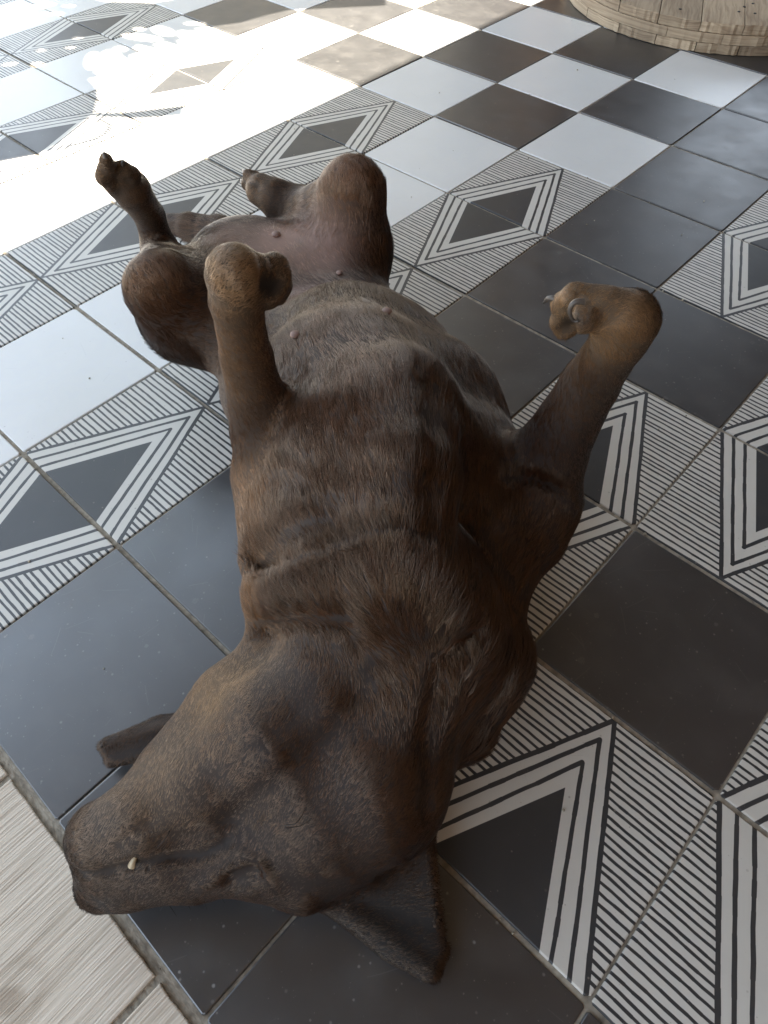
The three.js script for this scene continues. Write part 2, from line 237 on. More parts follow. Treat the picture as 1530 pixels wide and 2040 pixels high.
const CHAINS = [
  ['torso', 0.02, 15, [[-0.902, 0.07, 0.736, 0.06], [-0.848, 0.1, 0.614, 0.09], [-0.786, 0.098, 0.523, 0.09], [-0.7536, 0.085, 0.4348, 0.08], [-0.69, 0.08, 0.32, 0.065]]],
  ['torso', 0.025, 15, [[-0.87, 0.07, 0.76, 0.06], [-0.776, 0.098, 0.668, 0.087], [-0.7132, 0.095, 0.5776, 0.088], [-0.6784, 0.085, 0.4912, 0.082], [-0.638, 0.08, 0.359, 0.07]]],
  ['torso', 0.045, 17, [[-0.919, 0.195, 0.742, 0.036], [-0.852, 0.21, 0.686, 0.038], [-0.79, 0.205, 0.62, 0.046], [-0.766, 0.18, 0.563, 0.052]]],
  ['torso', 0.05, 17, [[-0.891, 0.165, 0.6485, 0.05], [-0.8396, 0.175, 0.6041, 0.056], [-0.7727, 0.165, 0.5303, 0.06], [-0.7207, 0.15, 0.4845, 0.062]]],
  ['torso', 0.035, 8, [[-0.754, 0.11, 0.522, 0.055], [-0.728, 0.095, 0.429, 0.058], [-0.686, 0.092, 0.323, 0.055], [-0.646, 0.092, 0.228, 0.047]]],
  ['torso', 0.035, 9, [[-0.678, 0.07, 0.329, 0.06], [-0.64, 0.075, 0.22, 0.058], [-0.616, 0.062, 0.163, 0.045]]],
  ['torso', 0.03, 16, [[-0.9101, 0.11, 0.6057, 0.045], [-0.8734, 0.12, 0.5505, 0.042]]],
  ['torso', 0.02, 14, [[-0.8128, 0.1, 0.7299, 0.052], [-0.7589, 0.1, 0.74, 0.042], [-0.7187, 0.11, 0.7347, 0.036]]],
  ['foreleg_l', 0.018, 8, [[-0.8761, 0.13, 0.5462, 0.036], [-0.8743, 0.18, 0.5378, 0.029], [-0.877, 0.265, 0.539, 0.0195], [-0.8813, 0.325, 0.5476, 0.0175], [-0.8849, 0.352, 0.5564, 0.0175]]],
  ['foreleg_l', 0.008, 6, [[-0.8804, 0.35, 0.5546, 0.018], [-0.8696, 0.343, 0.5573, 0.015], [-0.8605, 0.335, 0.557, 0.0135]]],
  ['foreleg_l', 0.003, 4, [[-0.863, 0.345, 0.5569, 0.0085], [-0.8503, 0.342, 0.5574, 0.0085], [-0.8436, 0.325, 0.5508, 0.0077]]],
  ['foreleg_l', 0.003, 4, [[-0.8617, 0.34, 0.5579, 0.0085], [-0.8526, 0.338, 0.5618, 0.0085], [-0.8452, 0.322, 0.5553, 0.0077]]],
  ['foreleg_l', 0.003, 4, [[-0.8632, 0.335, 0.5584, 0.0085], [-0.8554, 0.33, 0.5608, 0.0085], [-0.8489, 0.315, 0.5526, 0.0077]]],
  ['foreleg_l', 0.003, 4, [[-0.8693, 0.335, 0.5602, 0.008], [-0.8631, 0.328, 0.561, 0.008], [-0.8588, 0.318, 0.5556, 0.0072]]],
  ['foreleg_r', 0.018, 8, [[-0.7348, 0.125, 0.743, 0.036], [-0.7161, 0.17, 0.7329, 0.031], [-0.7027, 0.245, 0.7433, 0.022], [-0.7136, 0.305, 0.7589, 0.0185], [-0.7147, 0.322, 0.7628, 0.019]]],
  ['foreleg_r', 0.01, 6, [[-0.7134, 0.325, 0.7595, 0.018], [-0.7227, 0.33, 0.7462, 0.0145], [-0.7276, 0.33, 0.7374, 0.0145]]],
  ['foreleg_r', 0.0035, 4, [[-0.7212, 0.332, 0.7387, 0.0092], [-0.731, 0.335, 0.7275, 0.0092], [-0.7224, 0.318, 0.7143, 0.0083]]],
  ['foreleg_r', 0.0035, 4, [[-0.7192, 0.325, 0.7393, 0.0092], [-0.7259, 0.32, 0.7246, 0.0092], [-0.7231, 0.305, 0.717, 0.0083]]],
  ['foreleg_r', 0.0035, 4, [[-0.7316, 0.33, 0.7459, 0.0088], [-0.7406, 0.332, 0.7414, 0.0088], [-0.7403, 0.325, 0.7402, 0.0079]]],
  ['foreleg_r', 0.0035, 4, [[-0.7101, 0.318, 0.7355, 0.009], [-0.7133, 0.308, 0.7234, 0.009], [-0.7195, 0.298, 0.7205, 0.0081]]],
  ['hind_l', 0.06, 14, [[-0.688, 0.085, 0.234, 0.058], [-0.7758, 0.12, 0.2781, 0.058], [-0.8006, 0.16, 0.2809, 0.036]]],
  ['hind_l', 0.025, 12, [[-0.7996, 0.165, 0.2817, 0.034], [-0.7675, 0.15, 0.2287, 0.026], [-0.7326, 0.13, 0.1682, 0.019]]],
  ['hind_l', 0.012, 6, [[-0.7287, 0.13, 0.1628, 0.02], [-0.7352, 0.18, 0.1743, 0.0175], [-0.7592, 0.23, 0.1978, 0.02], [-0.7692, 0.25, 0.2024, 0.0135]]],
  ['hind_l', 0.0035, 4, [[-0.7699, 0.24, 0.198, 0.0085], [-0.7838, 0.268, 0.2121, 0.0085], [-0.7885, 0.282, 0.2228, 0.0064]]],
  ['hind_l', 0.0035, 4, [[-0.7757, 0.235, 0.1963, 0.0085], [-0.7893, 0.26, 0.2085, 0.0085], [-0.789, 0.268, 0.2109, 0.0064]]],
  ['hind_l', 0.0035, 4, [[-0.7597, 0.24, 0.2001, 0.0085], [-0.7686, 0.26, 0.2133, 0.0085], [-0.7699, 0.265, 0.2142, 0.0064]]],
  ['hind_l', 0.0035, 4, [[-0.756, 0.238, 0.2048, 0.008], [-0.76, 0.252, 0.2122, 0.008], [-0.7611, 0.255, 0.2134, 0.006]]],
  ['hind_r', 0.06, 14, [[-0.616, 0.075, 0.288, 0.06], [-0.5645, 0.13, 0.3387, 0.047], [-0.5568, 0.193, 0.3385, 0.035]]],
  ['hind_r', 0.025, 14, [[-0.5511, 0.193, 0.328, 0.032], [-0.5533, 0.15, 0.2738, 0.029], [-0.5544, 0.13, 0.2201, 0.022]]],
  ['hind_r', 0.012, 6, [[-0.5452, 0.13, 0.2248, 0.026], [-0.5644, 0.14, 0.2004, 0.023], [-0.5699, 0.145, 0.1779, 0.021]]],
  ['hind_r', 0.0035, 4, [[-0.572, 0.148, 0.1839, 0.0095], [-0.5675, 0.155, 0.1512, 0.0081]]],
  ['hind_r', 0.0035, 4, [[-0.5672, 0.14, 0.1767, 0.0095], [-0.5728, 0.145, 0.1518, 0.0081]]],
  ['hind_r', 0.0035, 4, [[-0.5678, 0.15, 0.1846, 0.009], [-0.5604, 0.152, 0.1544, 0.0076]]],
  ['tail', 0.02, 16, [[-0.616, 0.04, 0.163, 0.028], [-0.5595, 0.03, 0.044, 0.019], [-0.582, 0.027, 0.0033, 0.021], [-0.5952, 0.025, -0.0311, 0.016]]],
  ['neck', 0.008, 14, [[-0.902, 0.14, 0.7198, 0.075], [-0.921, 0.14, 0.6991, 0.066], [-0.9483, 0.1, 0.653, 0.044]]],
  ['neck', 0.015, 16, [[-0.8997, 0.11, 0.7456, 0.072], [-0.8779, 0.075, 0.7848, 0.049], [-0.9218, 0.055, 0.8034, 0.036]]],
  ['neck', 0.025, 14, [[-0.9862, 0.09, 0.7757, 0.055], [-0.9259, 0.115, 0.747, 0.072]]],
  ['head', 0.015, -7, [[-0.9944, 0.11, 0.7309, 0.055], [-1.0382, 0.105, 0.7211, 0.048], [-1.0945, 0.09, 0.7025, 0.033], [-1.144, 0.08, 0.6845, 0.029], [-1.1698, 0.076, 0.6721, 0.0265]]],
  ['head', 0.025, -7, [[-1.0081, 0.08, 0.6699, 0.036], [-1.0402, 0.078, 0.6689, 0.036], [-1.1029, 0.072, 0.6693, 0.028]]],
  ['head', 0.022, -7, [[-1.0077, 0.075, 0.7903, 0.06], [-1.0432, 0.068, 0.7709, 0.055], [-1.0856, 0.055, 0.7525, 0.042], [-1.1338, 0.045, 0.7244, 0.029], [-1.1754, 0.041, 0.6937, 0.0245], [-1.1912, 0.038, 0.6834, 0.0215]]],
  ['head', 0.014, -6, [[-1.1036, 0.062, 0.7404, 0.03], [-1.1448, 0.062, 0.7086, 0.024], [-1.1784, 0.058, 0.6812, 0.02]]],
  ['head', 0.015, -7, [[-1.0452, 0.045, 0.8036, 0.03], [-1.086, 0.04, 0.79, 0.026], [-1.1039, 0.045, 0.7684, 0.018]]],
];
const FLAPS = [
  ['ear_r', 0.022, 0.0055, 6, [[-1.084, 0.016, 0.807], [-0.9933, 0.04, 0.8313], [-1.0488, 0.01, 0.8969]]],
  ['ear_r', 0.008, 0.006, 6, [[-1.084, 0.016, 0.807], [-1.064, 0.01, 0.901], [-1.0488, 0.01, 0.8969]]],
  ['ear_r', 0.01, 0.0055, 6, [[-1.084, 0.016, 0.807], [-1.0766, 0.01, 0.8717], [-1.064, 0.01, 0.901]]],
  ['ear_l', 0.006, 0.0055, 6, [[-1.051, 0.035, 0.6427], [-1.0865, 0.028, 0.6077], [-1.1309, 0.022, 0.5879]]],
  ['ear_l', 0.006, 0.0055, 6, [[-1.051, 0.035, 0.6427], [-1.1309, 0.022, 0.5879], [-1.1349, 0.012, 0.5981]]],
  ['ear_l', 0.006, 0.005, 6, [[-1.051, 0.035, 0.6427], [-1.0959, 0.02, 0.6351], [-1.1349, 0.012, 0.5981]]],
];
const CREASES = [
  [-0.005, 0.028, [[-0.8, 0.251, 0.6475], [-0.8485, 0.2504, 0.694], [-0.8809, 0.2407, 0.7152], [-0.906, 0.2342, 0.7376]], 0, 2],
  [0.003, 0.012, [[-0.7964, 0.2452, 0.6591], [-0.8401, 0.2475, 0.6994], [-0.8731, 0.2388, 0.7215], [-0.8961, 0.2327, 0.7408]]],
  [-0.013, 0.026, [[-0.9312, -0.0646, 0.5225], [-0.9681, 0.1735, 0.6621], [-0.952, 0.2016, 0.6871], [-0.9335, 0.2111, 0.7049], [-0.9143, 0.2335, 0.735], [-0.8988, 0.2103, 0.7681], [-0.8971, 0.1729, 0.7957]], 0, 1],
  [0.008, 0.008, [[-0.9185, -0.0743, 0.5087], [-0.9622, 0.1767, 0.6584], [-0.9458, 0.2036, 0.683], [-0.9278, 0.2141, 0.7015], [-0.9081, 0.235, 0.7312]]],
  [0.005, 0.008, [[-0.9919, 0.1199, 0.6541], [-0.9807, 0.1759, 0.6981], [-0.9668, 0.186, 0.7309], [-0.9653, 0.1756, 0.7606]]],
  [0.01, 0.008, [[-0.9017, 0.1782, 0.7918], [-0.9347, 0.1721, 0.7943], [-0.9569, 0.149, 0.805], [-0.9802, 0.1277, 0.8215], [-1.0028, 0.1102, 0.8401]]],
  [0.008, 0.003, [[-1.1972, 0.0789, 0.676], [-1.1895, 0.083, 0.6904], [-1.1655, 0.0884, 0.7084], [-1.1441, 0.0882, 0.7249], [-1.1284, 0.0886, 0.7391], [-1.115, 0.094, 0.7465], [-1.108, 0.0972, 0.7473]], 0.004],
  [0.003, 0.004, [[-1.166, 0.101, 0.6952], [-1.1521, 0.1071, 0.6988], [-1.1383, 0.1095, 0.703]]],
  [0.0025, 0.011, [[-1.1013, 0.103, 0.7409], [-1.0739, 0.1273, 0.75], [-1.0409, 0.1422, 0.7573], [-1.0001, 0.1543, 0.7665], [-0.9672, 0.1725, 0.7647]]],
  [0.0015, 0.009, [[-1.0908, 0.127, 0.7216], [-1.0626, 0.1472, 0.7311], [-1.0241, 0.1564, 0.7416]]],
  [0.003, 0.004, [[-0.868, 0.3602, 0.5656], [-0.876, 0.351, 0.5741], [-0.8759, 0.3347, 0.5714]]],
  [0.01, 0.008, [[-1.1248, 0.0771, 0.7645], [-1.1183, 0.0811, 0.7688], [-1.1126, 0.0826, 0.7734]], 0.006],
  [-0.003, 0.004, [[-1.141, 0.0711, 0.7495], [-1.1197, 0.0855, 0.7608], [-1.109, 0.0905, 0.7652], [-1.1039, 0.0901, 0.7726], [-1.1077, 0.0812, 0.7803]]],
  [-0.004, 0.006, [[-0.766, 0.1714, 0.7222], [-0.7496, 0.1736, 0.7411], [-0.7403, 0.1662, 0.7617], [-0.733, 0.1415, 0.776]]],
  [0.003, 0.008, [[-0.7715, 0.1682, 0.7268], [-0.753, 0.1665, 0.7449], [-0.7454, 0.1594, 0.7627]]],
  [0.0025, 0.012, [[-0.9143, 0.1923, 0.597], [-0.9149, 0.2106, 0.6329], [-0.9114, 0.218, 0.6629]]],
  [0.008, 0.006, [[-0.7485, 0.3273, 0.7363], [-0.7286, 0.3059, 0.726]], 0.007],  // toe hollow, its shade also put into the colour
  [0.004, 0.0028, [[-0.7394, 0.3404, 0.7325], [-0.7425, 0.3352, 0.7312], [-0.7368, 0.3217, 0.7274]]],
  [0.0025, 0.003, [[-0.7374, 0.3423, 0.7416], [-0.7474, 0.3393, 0.742], [-0.7403, 0.3398, 0.7333]]],
  [0.004, 0.0028, [[-0.8572, 0.352, 0.5636], [-0.8672, 0.3502, 0.572]]],
  [0.004, 0.0028, [[-0.8586, 0.3458, 0.5696], [-0.8675, 0.344, 0.5736]]],
  [0.004, 0.0028, [[-0.8599, 0.3366, 0.5713], [-0.8681, 0.3386, 0.5731]]],
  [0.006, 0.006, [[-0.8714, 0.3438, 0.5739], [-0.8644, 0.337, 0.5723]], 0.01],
  [0.004, 0.003, [[-0.787, 0.2738, 0.2256], [-0.7794, 0.2492, 0.2133]]],
  [0.004, 0.003, [[-0.7929, 0.2711, 0.2186], [-0.788, 0.2508, 0.214]]],
  [0.004, 0.003, [[-0.7733, 0.2634, 0.2211], [-0.7707, 0.2493, 0.2171]]],
  [0.004, 0.003, [[-0.5792, 0.1612, 0.1675], [-0.5826, 0.1595, 0.1889]]],
];
const CLAWS = [
  [0.0024, [[-0.725, 0.322, 0.7118], [-0.7274, 0.322, 0.7066], [-0.7224, 0.312, 0.6996]]],
  [0.0022, [[-0.7442, 0.345, 0.7396], [-0.7499, 0.345, 0.7357], [-0.7512, 0.338, 0.7351], [-0.7497, 0.332, 0.7391], [-0.7492, 0.333, 0.7417]]],
  [0.0032, [[-0.7208, 0.3, 0.7143], [-0.718, 0.298, 0.7093], [-0.7167, 0.292, 0.708]]],
  [0.0034, [[-0.7885, 0.282, 0.2228], [-0.7902, 0.288, 0.227], [-0.7874, 0.288, 0.221]]],
  [0.003, [[-0.7893, 0.268, 0.2105], [-0.7923, 0.272, 0.2128], [-0.7896, 0.272, 0.2068]]],
  [0.003, [[-0.7701, 0.264, 0.2141], [-0.7697, 0.27, 0.2185], [-0.766, 0.27, 0.2149]]],
  [0.0034, [[-0.5684, 0.155, 0.1502], [-0.5674, 0.157, 0.1434], [-0.5623, 0.154, 0.1325]]],
  [0.0034, [[-0.5731, 0.146, 0.1504], [-0.574, 0.147, 0.1445], [-0.5679, 0.143, 0.1321]]],
];
const NIPPLES = [[-0.7263, 0.228, 0.5472, 0.004], [-0.8024, 0.2264, 0.5084, 0.004], [-0.6399, 0.158, 0.2865, 0.0045], [-0.6411, 0.1551, 0.3947, 0.003]];
const PATCHES = [  // coat and skin tones, several lightened to carry light falling from the left
  [-0.8979, 0.359, 0.567, 0.09, 0.18, 0.116, 0.064],
  [-0.897, 0.2787, 0.5448, 0.085, 0.13, 0.074, 0.036],
  [-0.733, 0.3321, 0.7654, 0.09, 0.16, 0.098, 0.051],
  [-0.7426, 0.3362, 0.7317, 0.07, 0.19, 0.122, 0.067],
  [-0.7259, 0.263, 0.7562, 0.05, 0.065, 0.036, 0.02],
  [-0.7855, 0.2669, 0.2221, 0.06, 0.14, 0.088, 0.05],
  [-0.7553, 0.2004, 0.2042, 0.05, 0.11, 0.064, 0.034],
  [-0.5821, 0.162, 0.174, 0.05, 0.12, 0.075, 0.043],
  [-0.6451, 0.1587, 0.3014, 0.075, 0.27, 0.172, 0.138],
  [-0.6291, 0.1602, 0.3533, 0.06, 0.19, 0.118, 0.095],
  [-0.7019, 0.1698, 0.4065, 0.05, 0.15, 0.098, 0.085],
  [-0.6795, 0.1601, 0.2506, 0.05, 0.16, 0.1, 0.075],
  [-0.7691, 0.2418, 0.5454, 0.07, 0.105, 0.068, 0.051],  // chest strip: paler hair, lightened further where light falls on it
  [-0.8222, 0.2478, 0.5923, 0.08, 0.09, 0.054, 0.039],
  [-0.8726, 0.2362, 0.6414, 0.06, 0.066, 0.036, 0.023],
  [-1.1689, 0.104, 0.6779, 0.05, 0.1, 0.072, 0.054],
  [-1.12, 0.1137, 0.6795, 0.05, 0.15, 0.094, 0.052],
  [-1.0456, 0.1192, 0.663, 0.055, 0.2, 0.118, 0.052],  // cheek edge: light shining through the hair, painted as gold
  [-0.8661, 0.3395, 0.5731, 0.016, 0.03, 0.022, 0.02],
  [-1.1996, 0.0562, 0.6991, 0.016, 0.03, 0.018, 0.015],
  [-0.926, 0.1539, 0.5668, 0.055, 0.15, 0.08, 0.037],  // left shoulder edge: golden light put into the coat colour
  [-0.9747, 0.1272, 0.6298, 0.045, 0.13, 0.068, 0.03],  // left neck edge, lit gold in the same way
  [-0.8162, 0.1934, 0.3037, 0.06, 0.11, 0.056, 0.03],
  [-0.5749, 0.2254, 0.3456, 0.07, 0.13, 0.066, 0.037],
  [-0.586, 0.0393, 0.0315, 0.05, 0.08, 0.05, 0.036],
  [-0.7505, 0.333, 0.7418, 0.012, 0.07, 0.06, 0.055],
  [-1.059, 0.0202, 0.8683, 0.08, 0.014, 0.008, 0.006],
];
const WHISKERS = [
  [[-1.158, 0.03, 0.7316], [-1.1587, 0.02, 0.7362], [-1.1596, 0.015, 0.7404]],
  [[-1.1487, 0.03, 0.7381], [-1.148, 0.02, 0.7428], [-1.1511, 0.016, 0.7497]],
  [[-1.1417, 0.03, 0.7476], [-1.1382, 0.022, 0.7528], [-1.1388, 0.02, 0.7577]],
  [[-1.1678, 0.03, 0.7259], [-1.1689, 0.02, 0.7327], [-1.1693, 0.02, 0.7376]],
  [[-1.077, 0.12, 0.7751], [-1.0705, 0.125, 0.7815], [-1.0577, 0.125, 0.7788]],
  [[-1.077, 0.12, 0.7776], [-1.0689, 0.12, 0.7839], [-1.0614, 0.12, 0.7859]],
  [[-1.1693, 0.08, 0.6896], [-1.1752, 0.085, 0.6918], [-1.1819, 0.08, 0.6928]],
  [[-1.1312, 0.1, 0.7125], [-1.137, 0.11, 0.7189], [-1.1451, 0.11, 0.7195]],
  [[-1.0353, 0.12, 0.6748], [-1.0347, 0.13, 0.6874], [-1.038, 0.13, 0.6924]],
  [[-1.1764, 0.07, 0.6486], [-1.1781, 0.075, 0.6443], [-1.1842, 0.07, 0.6403]],
];
const TOOTH = [[-1.1669, 0.0866, 0.7088], [-1.1616, 0.0929, 0.7081]];
const LEAF_EDGE = [[-0.8029, -0.4057], [-0.6588, -0.4744], [-0.592, -0.4453], [-0.5544, -0.4502], [-0.4939, -0.4805], [-0.4348, -0.5096], [-0.3956, -0.5572], [-0.3674, -0.6026], [-0.3526, -0.6562], [-0.3293, -0.6451], [-0.3253, -0.6772], [-0.2829, -0.7153], [-0.2532, -0.7548], [-0.2384, -0.7552], [-0.2348, -0.7282], [-0.2501, -0.6561], [-0.2232, -0.6922], [-0.2064, -0.69], [-0.1937, -0.6306], [-0.1945, -0.7227], [-0.1792, -0.7287], [-0.1596, -0.6516], [-0.1528, -0.7022], [-0.1299, -0.7022], [-0.1234, -0.6593], [-0.1404, -0.6092], [-0.1152, -0.6498], [-0.102, -0.6825], [-0.0944, -0.6618], [-0.0822, -0.7087], [-0.0649, -0.7264], [-0.0296, -0.6734], [-0.0315, -0.7071], [0.0065, -0.6828], [0.0611, -0.6525], [0.1194, -0.6451], [0.1903, -0.6248], [0.2427, -0.5826], [0.3679, -0.4694], [0.4377, -0.534], [0.1612, -0.8527], [-0.0016, -0.9224], [-0.0736, -1.0196], [-0.0956, -1.1486], [-0.2843, -1.3662], [-0.5264, -1.1546], [-0.8059, -0.5443]];
const LEAF_HOLES = [
  [[-0.2947, -0.7107], [-0.3079, -0.6982], [-0.3188, -0.6923], [-0.3254, -0.6941], [-0.3264, -0.7031], [-0.3217, -0.7178], [-0.3121, -0.7353], [-0.2993, -0.7523], [-0.2858, -0.7654], [-0.2744, -0.7718], [-0.2675, -0.7701], [-0.2665, -0.7606], [-0.2717, -0.7453], [-0.2818, -0.7275]],
  [[-0.2114, -0.7251], [-0.2156, -0.7219], [-0.2203, -0.7219], [-0.2247, -0.7252], [-0.2279, -0.7312], [-0.2293, -0.7386], [-0.2286, -0.746], [-0.2259, -0.752], [-0.2218, -0.7553], [-0.217, -0.7553], [-0.2125, -0.752], [-0.2093, -0.746], [-0.2079, -0.7385], [-0.2087, -0.731]],
  [[-0.1251, -0.712], [-0.132, -0.7106], [-0.1419, -0.7185], [-0.1528, -0.7342], [-0.1626, -0.7547], [-0.1694, -0.776], [-0.1717, -0.7939], [-0.1692, -0.8048], [-0.1622, -0.8064], [-0.1522, -0.7984], [-0.1411, -0.7824], [-0.1313, -0.7615], [-0.1246, -0.7402], [-0.1224, -0.7225]],
  [[-0.0851, -0.7168], [-0.0927, -0.7126], [-0.1002, -0.7159], [-0.1061, -0.7261], [-0.1093, -0.7412], [-0.109, -0.7584], [-0.1054, -0.7743], [-0.0991, -0.7857], [-0.0913, -0.7903], [-0.0837, -0.787], [-0.0777, -0.7765], [-0.0746, -0.761], [-0.075, -0.7436], [-0.0787, -0.7279]],
  [[-0.1134, -0.7944], [-0.1169, -0.7918], [-0.1213, -0.7916], [-0.1259, -0.7939], [-0.1297, -0.7983], [-0.132, -0.8038], [-0.1324, -0.8094], [-0.1306, -0.8141], [-0.1272, -0.8168], [-0.1228, -0.817], [-0.1181, -0.8147], [-0.1143, -0.8103], [-0.112, -0.8047], [-0.1117, -0.7991]],
  [[-0.2399, -0.8617], [-0.2422, -0.8601], [-0.2455, -0.8605], [-0.2492, -0.8628], [-0.2525, -0.8665], [-0.2548, -0.871], [-0.2556, -0.8753], [-0.2548, -0.8787], [-0.2525, -0.8803], [-0.2492, -0.8799], [-0.2455, -0.8776], [-0.2422, -0.8739], [-0.2399, -0.8693], [-0.2391, -0.865]],
  [[-0.2836, -0.8242], [-0.2855, -0.8228], [-0.2883, -0.8231], [-0.2913, -0.8251], [-0.2941, -0.8282], [-0.296, -0.832], [-0.2967, -0.8356], [-0.2961, -0.8384], [-0.2941, -0.8398], [-0.2914, -0.8395], [-0.2883, -0.8375], [-0.2855, -0.8344], [-0.2836, -0.8306], [-0.2829, -0.827]],
  [[-0.3363, -0.861], [-0.3381, -0.8595], [-0.3406, -0.8595], [-0.3433, -0.8611], [-0.3457, -0.8638], [-0.3473, -0.8672], [-0.3478, -0.8705], [-0.3471, -0.8733], [-0.3453, -0.8747], [-0.3428, -0.8747], [-0.3401, -0.8732], [-0.3377, -0.8705], [-0.3361, -0.8671], [-0.3356, -0.8637]],
  [[-0.4159, -0.8446], [-0.4188, -0.8421], [-0.4234, -0.8417], [-0.429, -0.8435], [-0.4342, -0.8471], [-0.4382, -0.8518], [-0.4402, -0.8566], [-0.4397, -0.8607], [-0.4369, -0.8632], [-0.4322, -0.8636], [-0.4267, -0.8618], [-0.4214, -0.8582], [-0.4174, -0.8535], [-0.4154, -0.8487]],
  [[-0.3785, -0.7966], [-0.3817, -0.7937], [-0.3861, -0.7934], [-0.3908, -0.7957], [-0.3948, -0.8003], [-0.3974, -0.8061], [-0.398, -0.8122], [-0.3966, -0.8172], [-0.3934, -0.8201], [-0.389, -0.8205], [-0.3843, -0.8181], [-0.3803, -0.8135], [-0.3777, -0.8076], [-0.377, -0.8016]],
  [[-0.2345, -1.1544], [-0.2375, -1.1517], [-0.2417, -1.1517], [-0.2463, -1.1542], [-0.2504, -1.1589], [-0.2531, -1.1647], [-0.254, -1.1706], [-0.2528, -1.1754], [-0.2498, -1.1781], [-0.2455, -1.1782], [-0.2409, -1.1757], [-0.2369, -1.171], [-0.2341, -1.1651], [-0.2333, -1.1592]],
  [[-0.1666, -1.0978], [-0.1728, -1.0935], [-0.1831, -1.0937], [-0.1957, -1.0981], [-0.2079, -1.1059], [-0.2175, -1.1156], [-0.2225, -1.1253], [-0.222, -1.133], [-0.2161, -1.1373], [-0.2058, -1.1373], [-0.1931, -1.133], [-0.1807, -1.1251], [-0.1711, -1.1153], [-0.166, -1.1055]],
  [[-0.1423, -1.0485], [-0.1453, -1.0464], [-0.1494, -1.0467], [-0.1539, -1.0495], [-0.1579, -1.0541], [-0.1607, -1.0597], [-0.1616, -1.0652], [-0.1605, -1.0694], [-0.1576, -1.0716], [-0.1535, -1.0713], [-0.1489, -1.0686], [-0.1449, -1.0639], [-0.1421, -1.0583], [-0.1412, -1.0528]],
  [[-0.2509, -1.0899], [-0.2549, -1.0874], [-0.2612, -1.0889], [-0.2686, -1.0942], [-0.2755, -1.1022], [-0.2807, -1.1113], [-0.2831, -1.1197], [-0.2823, -1.1258], [-0.2783, -1.1284], [-0.272, -1.1268], [-0.2646, -1.1215], [-0.2576, -1.1135], [-0.2524, -1.1044], [-0.25, -1.0959]],
  [[-0.2982, -1.1169], [-0.3016, -1.1139], [-0.3066, -1.114], [-0.3121, -1.1172], [-0.317, -1.1229], [-0.3205, -1.1299], [-0.3217, -1.1369], [-0.3204, -1.1425], [-0.317, -1.1455], [-0.312, -1.1455], [-0.3065, -1.1423], [-0.3015, -1.1366], [-0.2981, -1.1295], [-0.2969, -1.1225]],
  [[-0.1872, -1.0263], [-0.1908, -1.0252], [-0.1973, -1.0284], [-0.2053, -1.0352], [-0.2133, -1.0443], [-0.2196, -1.0539], [-0.2231, -1.0621], [-0.223, -1.0673], [-0.2193, -1.0685], [-0.2128, -1.0653], [-0.2047, -1.0585], [-0.1968, -1.0493], [-0.1904, -1.0397], [-0.187, -1.0314]],
  [[0.0054, -0.7124], [0.0009, -0.7108], [-0.0062, -0.7135], [-0.0143, -0.7198], [-0.022, -0.7286], [-0.0277, -0.7381], [-0.0303, -0.7465], [-0.0293, -0.7521], [-0.0248, -0.7537], [-0.0177, -0.7511], [-0.0095, -0.7447], [-0.0018, -0.7359], [0.0039, -0.7263], [0.0065, -0.7179]],
];
const BLADE = [[-0.4446, -0.5189], [-0.414, -0.488], [-0.3713, -0.4559], [-0.2896, -0.4002], [-0.311, -0.3879], [-0.3252, -0.3701], [-0.3912, -0.4277], [-0.4256, -0.4709], [-0.4486, -0.503]];
const LOOP = [[-0.4489, -0.4832], [-0.4419, -0.4605], [-0.4514, -0.437], [-0.4801, -0.4193], [-0.5189, -0.4223], [-0.5616, -0.4385], [-0.5827, -0.4465]];
